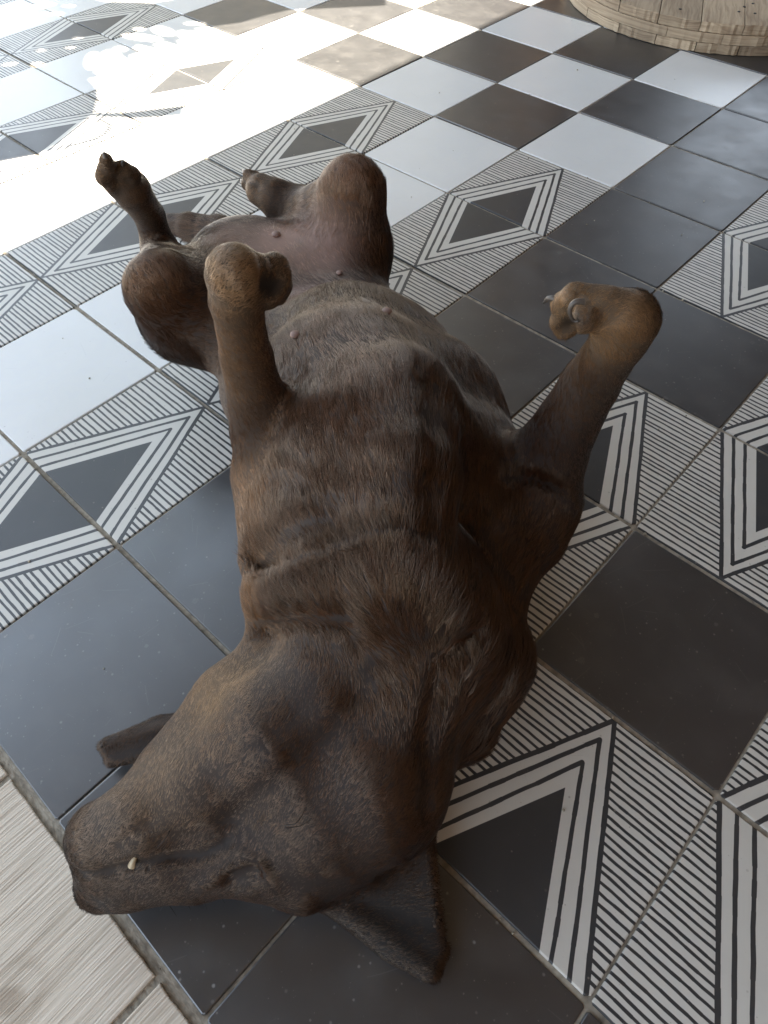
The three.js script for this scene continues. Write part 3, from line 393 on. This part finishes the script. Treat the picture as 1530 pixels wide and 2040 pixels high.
// ---------------------------------------------------------------- round wooden disc (the end of a cable drum) at the far side
{
  const disc = tag(new THREE.Group(), 'round weathered wooden drum end of three plank layers lying on the tiles', 'wooden disc'); disc.name = 'wooden_disc'; scene.add(disc); disc.position.set(0.949, 0.0008, 0.103);
  const R = 0.366, LAYER = 0.0193;
  const woods = [];
  for (let k = 0; k < 4; k++) {
    const edgeOn = new THREE.MeshStandardMaterial({
      roughness: 0.85,
      map: computed(512, 512, (u, v) => {
        const w = fbm(u * 3 + k * 7, v * 3, 1) * 0.8, a = fbm(u * 5 + w, v * 40 + w * 6, 3 + k), q = fbm(u * 3 + k * 3, v * 3, 9);
        const c = mixc([0.43, 0.34, 0.235], [0.20, 0.14, 0.09], Math.max(0, Math.min(1, 0.34 + a * 1.1 + q * 0.9)));
        return c;
      }),
      bumpMap: computed(256, 256, (u, v) => 0.5 + 0.5 * fbm(u * 5, v * 44, 3 + k), false), bumpScale: 0.0012,
    });
    edgeOn.color.setScalar(0.85 + 0.1 * k); woods.push(edgeOn);
  }
  seed = 4242;
  for (let layer = 0; layer < 3; layer++) {
    const turn = [0.35, 1.05, 0.45][layer], wPlank = 0.088, y0 = layer * LAYER, Rl = R - (layer === 2 ? 0.002 : rr(0, 0.003));
    for (let c = -5; c < 5; c++) {
      const a = c * wPlank + 0.0007 + layer * 0.02, b = a + wPlank - 0.0014; if (b <= -Rl || a >= Rl) continue;
      const lo = Math.max(a, -Rl * 0.9995), hi = Math.min(b, Rl * 0.9995), s = new THREE.Shape(), n = 14, P = [];
      for (let i = 0; i <= n; i++) { const v = lo + (hi - lo) * i / n; P.push([Math.sqrt(Math.max(0, Rl * Rl - v * v)) + rr(-0.0012, 0.0012), v]); }
      s.moveTo(...P[0]); for (const p of P.slice(1)) s.lineTo(...p); for (const p of P.reverse()) s.lineTo(-p[0] - rr(0, 0.002), p[1]); s.closePath();
      const bv = 0.0014, g = new THREE.ExtrudeGeometry(s, { depth: LAYER - 2 * bv - 0.0006, bevelEnabled: true, bevelThickness: bv, bevelSize: bv, bevelOffset: -bv, bevelSegments: 2, steps: 1 });
      g.rotateX(-Math.PI / 2); g.translate(0, bv, 0);
      const p = g.attributes.position, nn = g.attributes.normal, uv = g.attributes.uv, off = rnd();
      for (let i = 0; i < p.count; i++) { const side = Math.abs(nn.getY(i)) < 0.5; uv.setXY(i, p.getX(i) / 0.6 + off + (side ? p.getZ(i) / 0.3 : 0), side ? p.getY(i) / 0.16 + off : p.getZ(i) / 0.25 + off * 3); }
      const m = add('plank', g, woods[Math.floor(rnd() * 4)], disc); m.rotation.y = turn; m.position.y = y0;
    }
  }
  // nail heads on the top layer
  const nail = new THREE.CylinderGeometry(0.0032, 0.0032, 0.002, 10), iron = new THREE.MeshStandardMaterial({ color: 0x2a2522, roughness: 0.6, metalness: 0.6 });
  for (let i = 0; i < 16; i++) { const a = rr(2.0, 4.2), r = rr(0.12, 0.34), m = add('nail', nail, iron, disc); m.position.set(Math.cos(a) * r, 3 * LAYER - 0.0006, Math.sin(a) * r); }
}
// ---------------------------------------------------------------- plant that hangs from the eave and shades the far tiles
{
  const plant = tag(new THREE.Group(), 'hanging potted plant with one huge slitted leaf below the porch eave', 'plant'); plant.name = 'hanging_plant'; scene.add(plant);
  const H = 1.45, sx = SUN.x / SUN.y * H, sz = SUN.z / SUN.y * H, leafMat = new THREE.MeshPhysicalMaterial({ color: new THREE.Color().setRGB(0.05, 0.11, 0.03), roughness: 0.5, side: THREE.DoubleSide });
  plant.position.set(-0.55 + sx, H, -0.75 + sz);
  const put = ([x, z]) => new THREE.Vector2(x + 0.55, -(z + 0.75));
  const blade = (edge, holes, h) => {
    const s = new THREE.Shape(edge.map(put)); for (const q of holes) s.holes.push(new THREE.Path(q.map(put)));
    const g = new THREE.ExtrudeGeometry(s, { depth: 0.0015, bevelEnabled: false }); g.rotateX(-Math.PI / 2);
    g.translate(0, h, 0); return g;
  };
  add('leaf', blade(LEAF_EDGE, LEAF_HOLES, 0), leafMat, plant);
  add('leaf', blade(BLADE, [], 0.003), leafMat, plant);
  const loop = new THREE.CatmullRomCurve3(LOOP.map(p => { const q = put(p); return new THREE.Vector3(q.x, 0.004, -q.y); }));
  add('tendril', new THREE.TubeGeometry(loop, 60, 0.0055, 6), leafMat, plant);
  const pot = add('pot', new THREE.LatheGeometry([[0, 0], [0.09, 0], [0.13, 0.18], [0.138, 0.18], [0.138, 0.205], [0.122, 0.205], [0.118, 0.17], [0, 0.17]].map(p => new THREE.Vector2(...p)), 28), new THREE.MeshStandardMaterial({ color: new THREE.Color().setRGB(0.36, 0.16, 0.09), roughness: 0.85 }), plant);
  pot.position.set(-0.15, -0.06, -0.12);
  const top = ROOF_Y - H - 0.002;
  for (let k = 0; k < 3; k++) { const a = k * 2.094; add('cord', new THREE.TubeGeometry(new THREE.LineCurve3(new THREE.Vector3(-0.15 + Math.cos(a) * 0.132, 0.14, -0.12 + Math.sin(a) * 0.132), new THREE.Vector3(-0.15, top, eave + 0.14 - plant.position.z)), 2, 0.003, 6), woodBrown, plant); }
  add('stem', new THREE.TubeGeometry(new THREE.CatmullRomCurve3([[-0.15, 0.1, -0.12], [-0.13, 0.2, -0.1], [-0.05, 0.12, -0.05], [0, 0.0, 0]].map(v => new THREE.Vector3(...v))), 20, 0.008, 8), leafMat, plant);
}
// ---------------------------------------------------------------- the dog: distance field
const smin = (a, b, k) => { const h = Math.max(k - Math.abs(a - b), 0) / k; return Math.min(a, b) - h * h * k * 0.25; };
function roundCone(px, py, pz, c) {
  const ax = px - c[0], ay = py - c[1], az = pz - c[2];
  const bx = c[4], by = c[5], bz = c[6], bb = c[7];
  let t = (ax * bx + ay * by + az * bz) / bb; t = t < 0 ? 0 : t > 1 ? 1 : t;
  const dx = ax - bx * t, dy = ay - by * t, dz = az - bz * t;
  return Math.sqrt(dx * dx + dy * dy + dz * dz) - (c[3] + (c[8] - c[3]) * t);
}
const _t = [new THREE.Vector3(), new THREE.Vector3()];
function flapDist(px, py, pz, f) { _t[0].set(px, py, pz); f.tri.closestPointToPoint(_t[0], _t[1]); return _t[0].distanceTo(_t[1]) - f.r; }
const PRIMS = [];                                         // one entry for each chain of joints, in the order they are joined
for (const [group, k, fur, pts] of CHAINS) {
  const cones = [], box = new THREE.Box3();
  for (let i = 0; i + 1 < pts.length; i++) {
    const a = pts[i], b = pts[i + 1], d = [b[0] - a[0], b[1] - a[1], b[2] - a[2]], len = Math.hypot(...d);
    cones.push({ cone: [a[0], a[1], a[2], a[3], d[0], d[1], d[2], len * len, b[3]], dir: d.map(v => v / len) });
  }
  for (const p of pts) { box.expandByPoint(new THREE.Vector3(p[0] - p[3], p[1] - p[3], p[2] - p[3])); box.expandByPoint(new THREE.Vector3(p[0] + p[3], p[1] + p[3], p[2] + p[3])); }
  PRIMS.push({ group, fur, k, cones, box, soft: Math.max(0.004, 0.35 * Math.min(...pts.map(p => p[3]))) });
}
for (const [group, k, r, fur, [a, b, c]] of FLAPS) {
  const A = new THREE.Vector3(...a), B = new THREE.Vector3(...b), C = new THREE.Vector3(...c);
  const d = C.clone().sub(A).normalize();
  PRIMS.push({ group, fur, k, flap: { tri: new THREE.Triangle(A, B, C), r }, dir: d.toArray(), box: new THREE.Box3().setFromPoints([A, B, C]).expandByScalar(r) });
}
const boxDist = (b, x, y, z) => Math.hypot(Math.max(b.min.x - x, 0, x - b.max.x), Math.max(b.min.y - y, 0, y - b.max.y), Math.max(b.min.z - z, 0, z - b.max.z));
function chainDist(x, y, z, p) {
  if (p.flap) return flapDist(x, y, z, p.flap);
  let e = 1e3;
  for (const c of p.cones) e = smin(e, roundCone(x, y, z, c.cone), p.soft);
  return e;
}
function baseDist(x, y, z, prims = PRIMS) {
  let d = 1e3;
  for (const p of prims) { if (boxDist(p.box, x, y, z) > d + p.k) continue; d = smin(d, chainDist(x, y, z, p), p.k); }
  return d;
}
// folds and wrinkles: lines that are first drawn onto the nearest skin
const LINES = CREASES.map(([depth, sig, pts, bare = 0, step = 0]) => {
  const on = [];
  for (let i = 0; i < pts.length; i++) for (let s = 0; s < (i + 1 < pts.length ? 4 : 1); s++) {
    let p = i + 1 < pts.length ? pts[i].map((v, a) => v + (pts[i + 1][a] - v) * s / 4) : pts[i].slice();
    for (let n = 0; n < 12; n++) {
      const e = 0.002, d = baseDist(...p), g = [0, 1, 2].map(a => { const q = p.slice(); q[a] += e; return (baseDist(...q) - d) / e; }), L = Math.hypot(...g) || 1;
      p = p.map((v, a) => v - g[a] / L * d);
    }
    on.push(p);
  }
  const box = new THREE.Box3().setFromPoints(on.map(p => new THREE.Vector3(...p))).expandByScalar(sig * 2.6);
  return { depth, sig, on, box, bare, step };
});
function lineDist2(l, x, y, z) {
  let m = 1; l.side = 0;
  for (let i = 0; i + 1 < l.on.length; i++) {
    const a = l.on[i], b = l.on[i + 1], bx = b[0] - a[0], by = b[1] - a[1], bz = b[2] - a[2];
    let t = ((x - a[0]) * bx + (y - a[1]) * by + (z - a[2]) * bz) / (bx * bx + by * by + bz * bz + 1e-12); t = t < 0 ? 0 : t > 1 ? 1 : t;
    const q = (x - a[0] - bx * t) ** 2 + (y - a[1] - by * t) ** 2 + (z - a[2] - bz * t) ** 2; if (q < m) { m = q; l.side = bx * (z - a[2]) - bz * (x - a[0]); }
  }
  return m;
}
function dogDist(x, y, z, prims = PRIMS, lines = LINES) {
  let d = baseDist(x, y, z, prims);
  if (Math.abs(d) < 0.03) for (const l of lines) {
    if (!(x > l.box.min.x && x < l.box.max.x && y > l.box.min.y && y < l.box.max.y && z > l.box.min.z && z < l.box.max.z)) continue;
    const m = lineDist2(l, x, y, z);
    d += l.depth * Math.exp(-m / (l.step && l.side * l.step < 0 ? (Math.abs(l.step) > 1 ? 0.00007 : 0.000014) : l.sig * l.sig));   // a step is a lap of loose skin: steep on one side
  }
  return Math.max(d, 0.0015 - y);                          // it lies flat on the tiles
}
// surface nets over the blocks that the surface passes
function meshField(lo, hi, cell) {
  const B = 8, nx = Math.ceil((hi[0] - lo[0]) / cell / B), ny = Math.ceil((hi[1] - lo[1]) / cell / B), nz = Math.ceil((hi[2] - lo[2]) / cell / B);
  const NX = nx * B + 1, NY = ny * B + 1, NZ = nz * B + 1;
  const val = new Float32Array(NX * NY * NZ).fill(9), done = new Uint8Array(NX * NY * NZ), id = (i, j, k) => (k * NY + j) * NX + i;
  const blocks = [];
  for (let c = 0; c < nz; c++) for (let b = 0; b < ny; b++) for (let a = 0; a < nx; a++) {
    const bx = lo[0] + (a + .5) * B * cell, by = lo[1] + (b + .5) * B * cell, bz = lo[2] + (c + .5) * B * cell, d = dogDist(bx, by, bz, PRIMS, []);
    if (Math.abs(d) > B * cell * 0.95 + 0.006) { if (d < 0) for (let k = 0; k <= B; k++) for (let j = 0; j <= B; j++) for (let i = 0; i <= B; i++) { const q = id(a * B + i, b * B + j, c * B + k); if (!done[q]) val[q] = -9; } continue; }
    blocks.push([a, b, c]);
    const near = PRIMS.filter(p => boxDist(p.box, bx, by, bz) < Math.abs(d) + B * cell * 1.8 + 0.04);
    for (let k = 0; k <= B; k++) for (let j = 0; j <= B; j++) for (let i = 0; i <= B; i++) {
      const q = id(a * B + i, b * B + j, c * B + k);
      if (!done[q]) { done[q] = 1; val[q] = dogDist(lo[0] + (a * B + i) * cell, lo[1] + (b * B + j) * cell, lo[2] + (c * B + k) * cell, near); }
    }
  }
  const vert = new Map(), pos = [], idx = [];
  const corner = [[0, 0, 0], [1, 0, 0], [0, 1, 0], [1, 1, 0], [0, 0, 1], [1, 0, 1], [0, 1, 1], [1, 1, 1]];
  const edges = [[0, 1], [2, 3], [4, 5], [6, 7], [0, 2], [1, 3], [4, 6], [5, 7], [0, 4], [1, 5], [2, 6], [3, 7]];
  for (const [a, b, c] of blocks) for (let k = c * B; k < c * B + B; k++) for (let j = b * B; j < b * B + B; j++) for (let i = a * B; i < a * B + B; i++) {
    let m = 0; const v = [];
    for (let q = 0; q < 8; q++) { v[q] = val[id(i + corner[q][0], j + corner[q][1], k + corner[q][2])]; if (v[q] < 0) m |= 1 << q; }
    if (m === 0 || m === 255) continue;
    let x = 0, y = 0, z = 0, n = 0;
    for (const [p, q] of edges) if ((v[p] < 0) !== (v[q] < 0)) {
      const t = v[p] / (v[p] - v[q]), P = corner[p], Q = corner[q];
      x += P[0] + (Q[0] - P[0]) * t; y += P[1] + (Q[1] - P[1]) * t; z += P[2] + (Q[2] - P[2]) * t; n++;
    }
    vert.set(id(i, j, k), pos.length / 3);
    pos.push(lo[0] + (i + x / n) * cell, lo[1] + (j + y / n) * cell, lo[2] + (k + z / n) * cell);
  }
  const step = [[1, 0, 0], [0, 1, 0], [0, 0, 1]];
  for (const key of vert.keys()) {
    const i = key % NX, j = Math.floor(key / NX) % NY, k = Math.floor(key / NX / NY);
    for (let ax = 0; ax < 3; ax++) {
      const s = step[ax], u = step[(ax + 1) % 3], w = step[(ax + 2) % 3];
      const v0 = val[id(i, j, k)], v1 = val[id(i + s[0], j + s[1], k + s[2])];
      if ((v0 < 0) === (v1 < 0)) continue;
      const A = vert.get(id(i, j, k)), Bq = vert.get(id(i - u[0], j - u[1], k - u[2])), C = vert.get(id(i - u[0] - w[0], j - u[1] - w[1], k - u[2] - w[2])), D = vert.get(id(i - w[0], j - w[1], k - w[2]));
      if (A === undefined || Bq === undefined || C === undefined || D === undefined) continue;
      if (v0 < 0) idx.push(A, Bq, C, A, C, D); else idx.push(A, C, Bq, A, D, C);
    }
  }
  const g = new THREE.BufferGeometry();
  g.setAttribute('position', new THREE.Float32BufferAttribute(pos, 3));
  g.setIndex(idx);
  g.computeVertexNormals();
  return g;
}
// ---------------------------------------------------------------- the dog on its back
const dog = tag(new THREE.Group(), 'chocolate brown short haired dog asleep on its back, paws in the air', 'dog'); dog.name = 'dog'; scene.add(dog);
const DOG_AT = new THREE.Vector3(-0.82, 0, 0.5); dog.position.copy(DOG_AT);
const dogGeo = meshField([-1.3, -0.02, -0.15], [-0.4, 0.42, 1.0], 0.0035);
const COAT = [0.031, 0.0122, 0.0054], TAIL_WAY = [0.6, 0, -0.8];
const P0 = dogGeo.attributes.position, N0 = dogGeo.attributes.normal, NV = P0.count;
const vFlow = new Float32Array(NV * 3), vLen = new Float32Array(NV), vCol = new Float32Array(NV * 3), vBare = new Float32Array(NV);
for (let i = 0; i < NV; i++) {
  const x = P0.getX(i), y = P0.getY(i), z = P0.getZ(i);
  let sw = 0, fx = 0, fy = 0, fz = 0, len = 0;
  for (const p of PRIMS) {
    const bd = boxDist(p.box, x, y, z); if (bd > 0.03) continue;
    const s = p.fur < 0 ? -1 : 1, L = Math.abs(p.fur);
    if (p.flap) { const w = Math.exp(-Math.max(0, flapDist(x, y, z, p.flap)) / 0.008); sw += w; fx += w * p.dir[0]; fy += w * p.dir[1]; fz += w * p.dir[2]; len += w * L; continue; }
    for (const c of p.cones) {
      const w = Math.exp(-Math.max(0, roundCone(x, y, z, c.cone)) / 0.009) + 1e-9, d = p.group === 'neck' ? TAIL_WAY : c.dir;
      sw += w; fx += w * d[0] * s; fy += w * d[1] * s; fz += w * d[2] * s; len += w * L;
    }
  }
  if (!sw) { sw = 1; fx = 1; len = 8; }
  vFlow.set([fx / sw, fy / sw, fz / sw], i * 3); vLen[i] = len / sw / 1000;
  let c = COAT.slice(), bare = 0;
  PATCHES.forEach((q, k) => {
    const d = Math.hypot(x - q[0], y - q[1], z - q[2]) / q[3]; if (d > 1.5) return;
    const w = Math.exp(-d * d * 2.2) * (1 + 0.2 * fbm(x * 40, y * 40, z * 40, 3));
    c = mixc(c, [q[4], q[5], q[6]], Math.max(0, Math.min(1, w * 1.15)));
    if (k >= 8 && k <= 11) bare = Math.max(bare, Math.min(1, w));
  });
  for (const l of LINES) if (l.bare) {                                // lips and eyelids: dark naked skin; hollows between toes painted dark as shade
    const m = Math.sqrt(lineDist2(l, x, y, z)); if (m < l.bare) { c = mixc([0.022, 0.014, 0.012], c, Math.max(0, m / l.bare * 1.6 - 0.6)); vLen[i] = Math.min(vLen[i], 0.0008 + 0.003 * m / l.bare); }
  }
  vCol.set(c, i * 3); vBare[i] = bare;
}
{
  const skin = new Float32Array(NV * 3);
  for (let i = 0; i < NV; i++) { const b = vBare[i]; for (let a = 0; a < 3; a++) skin[i * 3 + a] = vCol[i * 3 + a] * (0.4 + 0.6 * Math.min(1, b * 2)); }  // skin below the fur darkened like the shade between hairs
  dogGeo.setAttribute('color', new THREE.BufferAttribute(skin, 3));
  const g = dogGeo; g.translate(-DOG_AT.x, 0, -DOG_AT.z);
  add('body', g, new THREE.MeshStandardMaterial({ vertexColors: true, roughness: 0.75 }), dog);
}
// fur: single hairs, laid along the lie of the coat
{
  const idx = dogGeo.index.array, nTri = idx.length / 3, cum = new Float64Array(nTri), A = new THREE.Vector3(), B = new THREE.Vector3(), C = new THREE.Vector3();
  let total = 0;
  for (let t = 0; t < nTri; t++) {
    const a = idx[t * 3], b = idx[t * 3 + 1], c = idx[t * 3 + 2];
    A.fromBufferAttribute(P0, a); B.fromBufferAttribute(P0, b); C.fromBufferAttribute(P0, c);
    const ny = N0.getY(a), y = A.y; let w = B.sub(A).cross(C.sub(A)).length() / 2;
    if (y < 0.006 || ny < -0.75) w = 0; else { const L = vLen[a]; w *= Math.min(2.4, 0.011 / L) * (1 - 0.55 * vBare[a]); if (ny < -0.2) w *= 0.45; }
    total += w; cum[t] = total;
  }
  const hair = (bend, curl) => {                                        // a hair of length 1 along +z, standing off along +y, three faces round
    const rows = 5, pos = [], nor = [], ind = [];
    for (let r = 0; r < rows; r++) { const t = r / (rows - 1), w = 0.5 * (1 - 0.82 * t * t), y = bend * t * (1 - 0.62 * t), x = curl * t * t; for (let k = 0; k < 3; k++) { const s = k - 1; pos.push(x + s * w, y + (k === 1 ? 0.06 * (1 - t) : 0), t); const n = new THREE.Vector3(s * 0.13, 1, -bend * (1 - 1.24 * t)).normalize(); nor.push(n.x, n.y, n.z); } }
    for (let r = 0; r + 1 < rows; r++) for (let k = 0; k < 2; k++) { const a = r * 3 + k; ind.push(a, a + 4, a + 1, a, a + 3, a + 4); }
    const g = new THREE.BufferGeometry(); g.setAttribute('position', new THREE.Float32BufferAttribute(pos, 3)); g.setAttribute('normal', new THREE.Float32BufferAttribute(nor, 3)); g.setIndex(ind); return g;
  };
  const kinds = [hair(0.55, 0), hair(0.75, 6), hair(0.4, -6)], COUNT = 690000;
  const furMat = new THREE.MeshPhysicalMaterial({ roughness: 0.31, side: THREE.DoubleSide, ior: 1.6, specularColor: new THREE.Color().setRGB(1, 0.80, 0.62) });
  const M = new THREE.Matrix4(), X = new THREE.Vector3(), Y = new THREE.Vector3(), Z = new THREE.Vector3(), P = new THREE.Vector3(), N = new THREE.Vector3(), F = new THREE.Vector3(), col = new THREE.Color();
  seed = 99;
  kinds.forEach((g, kk) => {
    const n = Math.floor(COUNT / kinds.length), im = new THREE.InstancedMesh(g, furMat, n);
    im.name = 'fur'; im.userData.kind = 'stuff'; im.castShadow = im.receiveShadow = true;
    for (let h = 0; h < n; h++) {
      const r = rnd() * total; let lo = 0, hi = nTri - 1; while (lo < hi) { const m = (lo + hi) >> 1; if (cum[m] < r) lo = m + 1; else hi = m; }
      let u = rnd(), v = rnd(); if (u + v > 1) { u = 1 - u; v = 1 - v; } const w = 1 - u - v, a = idx[lo * 3], b = idx[lo * 3 + 1], c = idx[lo * 3 + 2];
      const mix = (arr, k, s) => arr[a * s + k] * w + arr[b * s + k] * u + arr[c * s + k] * v;
      P.set(mix(P0.array, 0, 3), mix(P0.array, 1, 3), mix(P0.array, 2, 3)); N.set(mix(N0.array, 0, 3), mix(N0.array, 1, 3), mix(N0.array, 2, 3)).normalize();
      F.set(mix(vFlow, 0, 3), mix(vFlow, 1, 3), mix(vFlow, 2, 3));
      const q = 46, n1 = perlin.noise(P.x * q, P.y * q, P.z * q), n2 = perlin.noise(P.x * q + 31, P.y * q, P.z * q + 7), n3 = perlin.noise(P.x * 130, P.y * 130 + 5, P.z * 130), n4 = perlin.noise(P.x * 18 + 3, P.y * 18, P.z * 18);
      const jit = 0.2; F.x += jit * (n1 + 0.55 * n3) + rr(-0.07, 0.07); F.y += jit * n2 + rr(-0.07, 0.07); F.z += jit * (n4 - 0.5 * n3) + rr(-0.07, 0.07);
      const cs = 0.0058, ci = Math.floor(P.x / cs), cj = Math.floor(P.y / cs), ck = Math.floor(P.z / cs), hs = k => { const t = Math.sin(ci * 127.1 + cj * 311.7 + ck * 74.7 + k * 53.3) * 43758.5453; return t - Math.floor(t); };
      const sleek = Math.min(1, mix(vLen, 0, 1) / 0.013), tuft = (0.5 + 0.35 * n4) * sleek * sleek;                                      // hairs lean together into small tufts
      F.x += ((ci + hs(1)) * cs - P.x) / cs * 0.42 * tuft; F.y += ((cj + hs(2)) * cs - P.y) / cs * 0.42 * tuft; F.z += ((ck + hs(3)) * cs - P.z) / cs * 0.42 * tuft;
      F.addScaledVector(N, -F.dot(N)); if (F.lengthSq() < 1e-6) F.set(1, 0, 0); F.normalize();
      const bare = mix(vBare, 0, 1), L = mix(vLen, 0, 1) * rr(0.65, 1.2) * (1 - 0.25 * bare), lift = L * (0.20 + 0.16 * n2 + 0.10 * n3 + 0.12 * (hs(5) - 0.5)) * rr(0.6, 1.25) + 0.0006, wid = rr(0.00034, 0.0006);
      X.crossVectors(N, F).normalize().multiplyScalar(wid); Y.copy(N).multiplyScalar(Math.max(0.0006, lift)); Z.copy(F).multiplyScalar(L);
      for (let k = 0; k < 4; k++) {                                     // in a fold the hair stands up rather than running into the skin
        const tx = P.x + Z.x * 0.75 + Y.x * 0.35, ty = P.y + Z.y * 0.75 + Y.y * 0.35, tz = P.z + Z.z * 0.75 + Y.z * 0.35, dt = dogDist(tx + DOG_AT.x, ty, tz + DOG_AT.z);
        if (dt > 0.0006) break;
        Z.multiplyScalar(0.68); Y.addScaledVector(N, 0.0012 - dt);
      }
      P.addScaledVector(N, -0.0006); M.makeBasis(X, Y, Z).setPosition(P); im.setMatrixAt(h, M);
      const tone = 1 + ((0.45 + 0.85 * rnd() + (rnd() < 0.1 ? 0.5 : 0)) * (1 + 0.2 * n3 + 0.12 * n1) * (0.78 + 0.44 * hs(4)) - 1) * (0.45 + 0.55 * sleek), red = 0.5 + 0.5 * n4;
      col.setRGB(mix(vCol, 0, 3) * tone * (1 + 0.12 * red), mix(vCol, 1, 3) * tone, mix(vCol, 2, 3) * tone * (1 - 0.1 * red)); im.setColorAt(h, col);
    }
    dog.add(im);
  });
}
// claws, nipples, whiskers, tooth
const local = p => new THREE.Vector3(p[0], p[1], p[2]).sub(DOG_AT);
function horn(pts, r0, r1, sides = 8, steps = 12) {
  const curve = new THREE.CatmullRomCurve3(pts.map(local)), g = new THREE.TubeGeometry(curve, steps, 1, sides), p = g.attributes.position;
  for (let i = 0; i <= steps; i++) { const c = curve.getPointAt(i / steps), r = r0 + (r1 - r0) * Math.pow(i / steps, 1.3); for (let k = 0; k <= sides; k++) { const o = i * (sides + 1) + k; p.setXYZ(o, c.x + (p.getX(o) - c.x) * r, c.y + (p.getY(o) - c.y) * r, c.z + (p.getZ(o) - c.z) * r); } }
  g.computeVertexNormals(); return g;
}
const clawMat = new THREE.MeshStandardMaterial({ roughness: 0.4, map: computed(64, 64, (u, v) => mixc([0.11, 0.095, 0.085], [0.03, 0.026, 0.024], Math.max(0, Math.min(1, u * 0.7 + 0.4 * fbm(u * 9, v * 9, 1) + 0.15)))) });
for (const [r, pts] of CLAWS) add('claw', horn(pts, r, r * 0.35), clawMat, dog);
const teat = new THREE.MeshStandardMaterial({ roughness: 0.55, color: new THREE.Color().setRGB(0.22, 0.14, 0.115) });
for (const [x, y, z, r] of NIPPLES) {
  const g = new THREE.SphereGeometry(r, 14, 10); g.scale(1.2, 0.6, 1.2); const m = add('nipple', g, teat, dog);
  let p = [x, y, z]; for (let n = 0; n < 14; n++) { const e = 0.002, d = baseDist(...p), gr = [0, 1, 2].map(a => { const q = p.slice(); q[a] += e; return (baseDist(...q) - d) / e; }), L = Math.hypot(...gr) || 1; p = p.map((t, a) => t - gr[a] / L * (d - 0.0015)); }
  m.position.copy(local(p));
}
const whiskerMat = new THREE.MeshStandardMaterial({ roughness: 0.4, color: 0x2b2320 });
for (const pts of WHISKERS) add('whisker', horn(pts, 0.00038, 0.00012, 5, 10), whiskerMat, dog);
{
  const mouth = LINES.find(l => l.bare), p0 = mouth.on.reduce((a, b) => Math.hypot(a[0] - TOOTH[0][0], a[2] - TOOTH[0][2]) < Math.hypot(b[0] - TOOTH[0][0], b[2] - TOOTH[0][2]) ? a : b);
  const tip = [p0[0] + (TOOTH[1][0] - TOOTH[0][0]) * 1.1, p0[1] + 0.0055, p0[2] + (TOOTH[1][2] - TOOTH[0][2]) * 1.1], mid = [(p0[0] + tip[0]) / 2, (p0[1] + tip[1]) / 2 + 0.001, (p0[2] + tip[2]) / 2];
  add('tooth', horn([p0, mid, tip], 0.0028, 0.0012, 10, 10), new THREE.MeshStandardMaterial({ roughness: 0.3, color: new THREE.Color().setRGB(0.42, 0.34, 0.22) }), dog);
}
renderer.render(scene, camera);
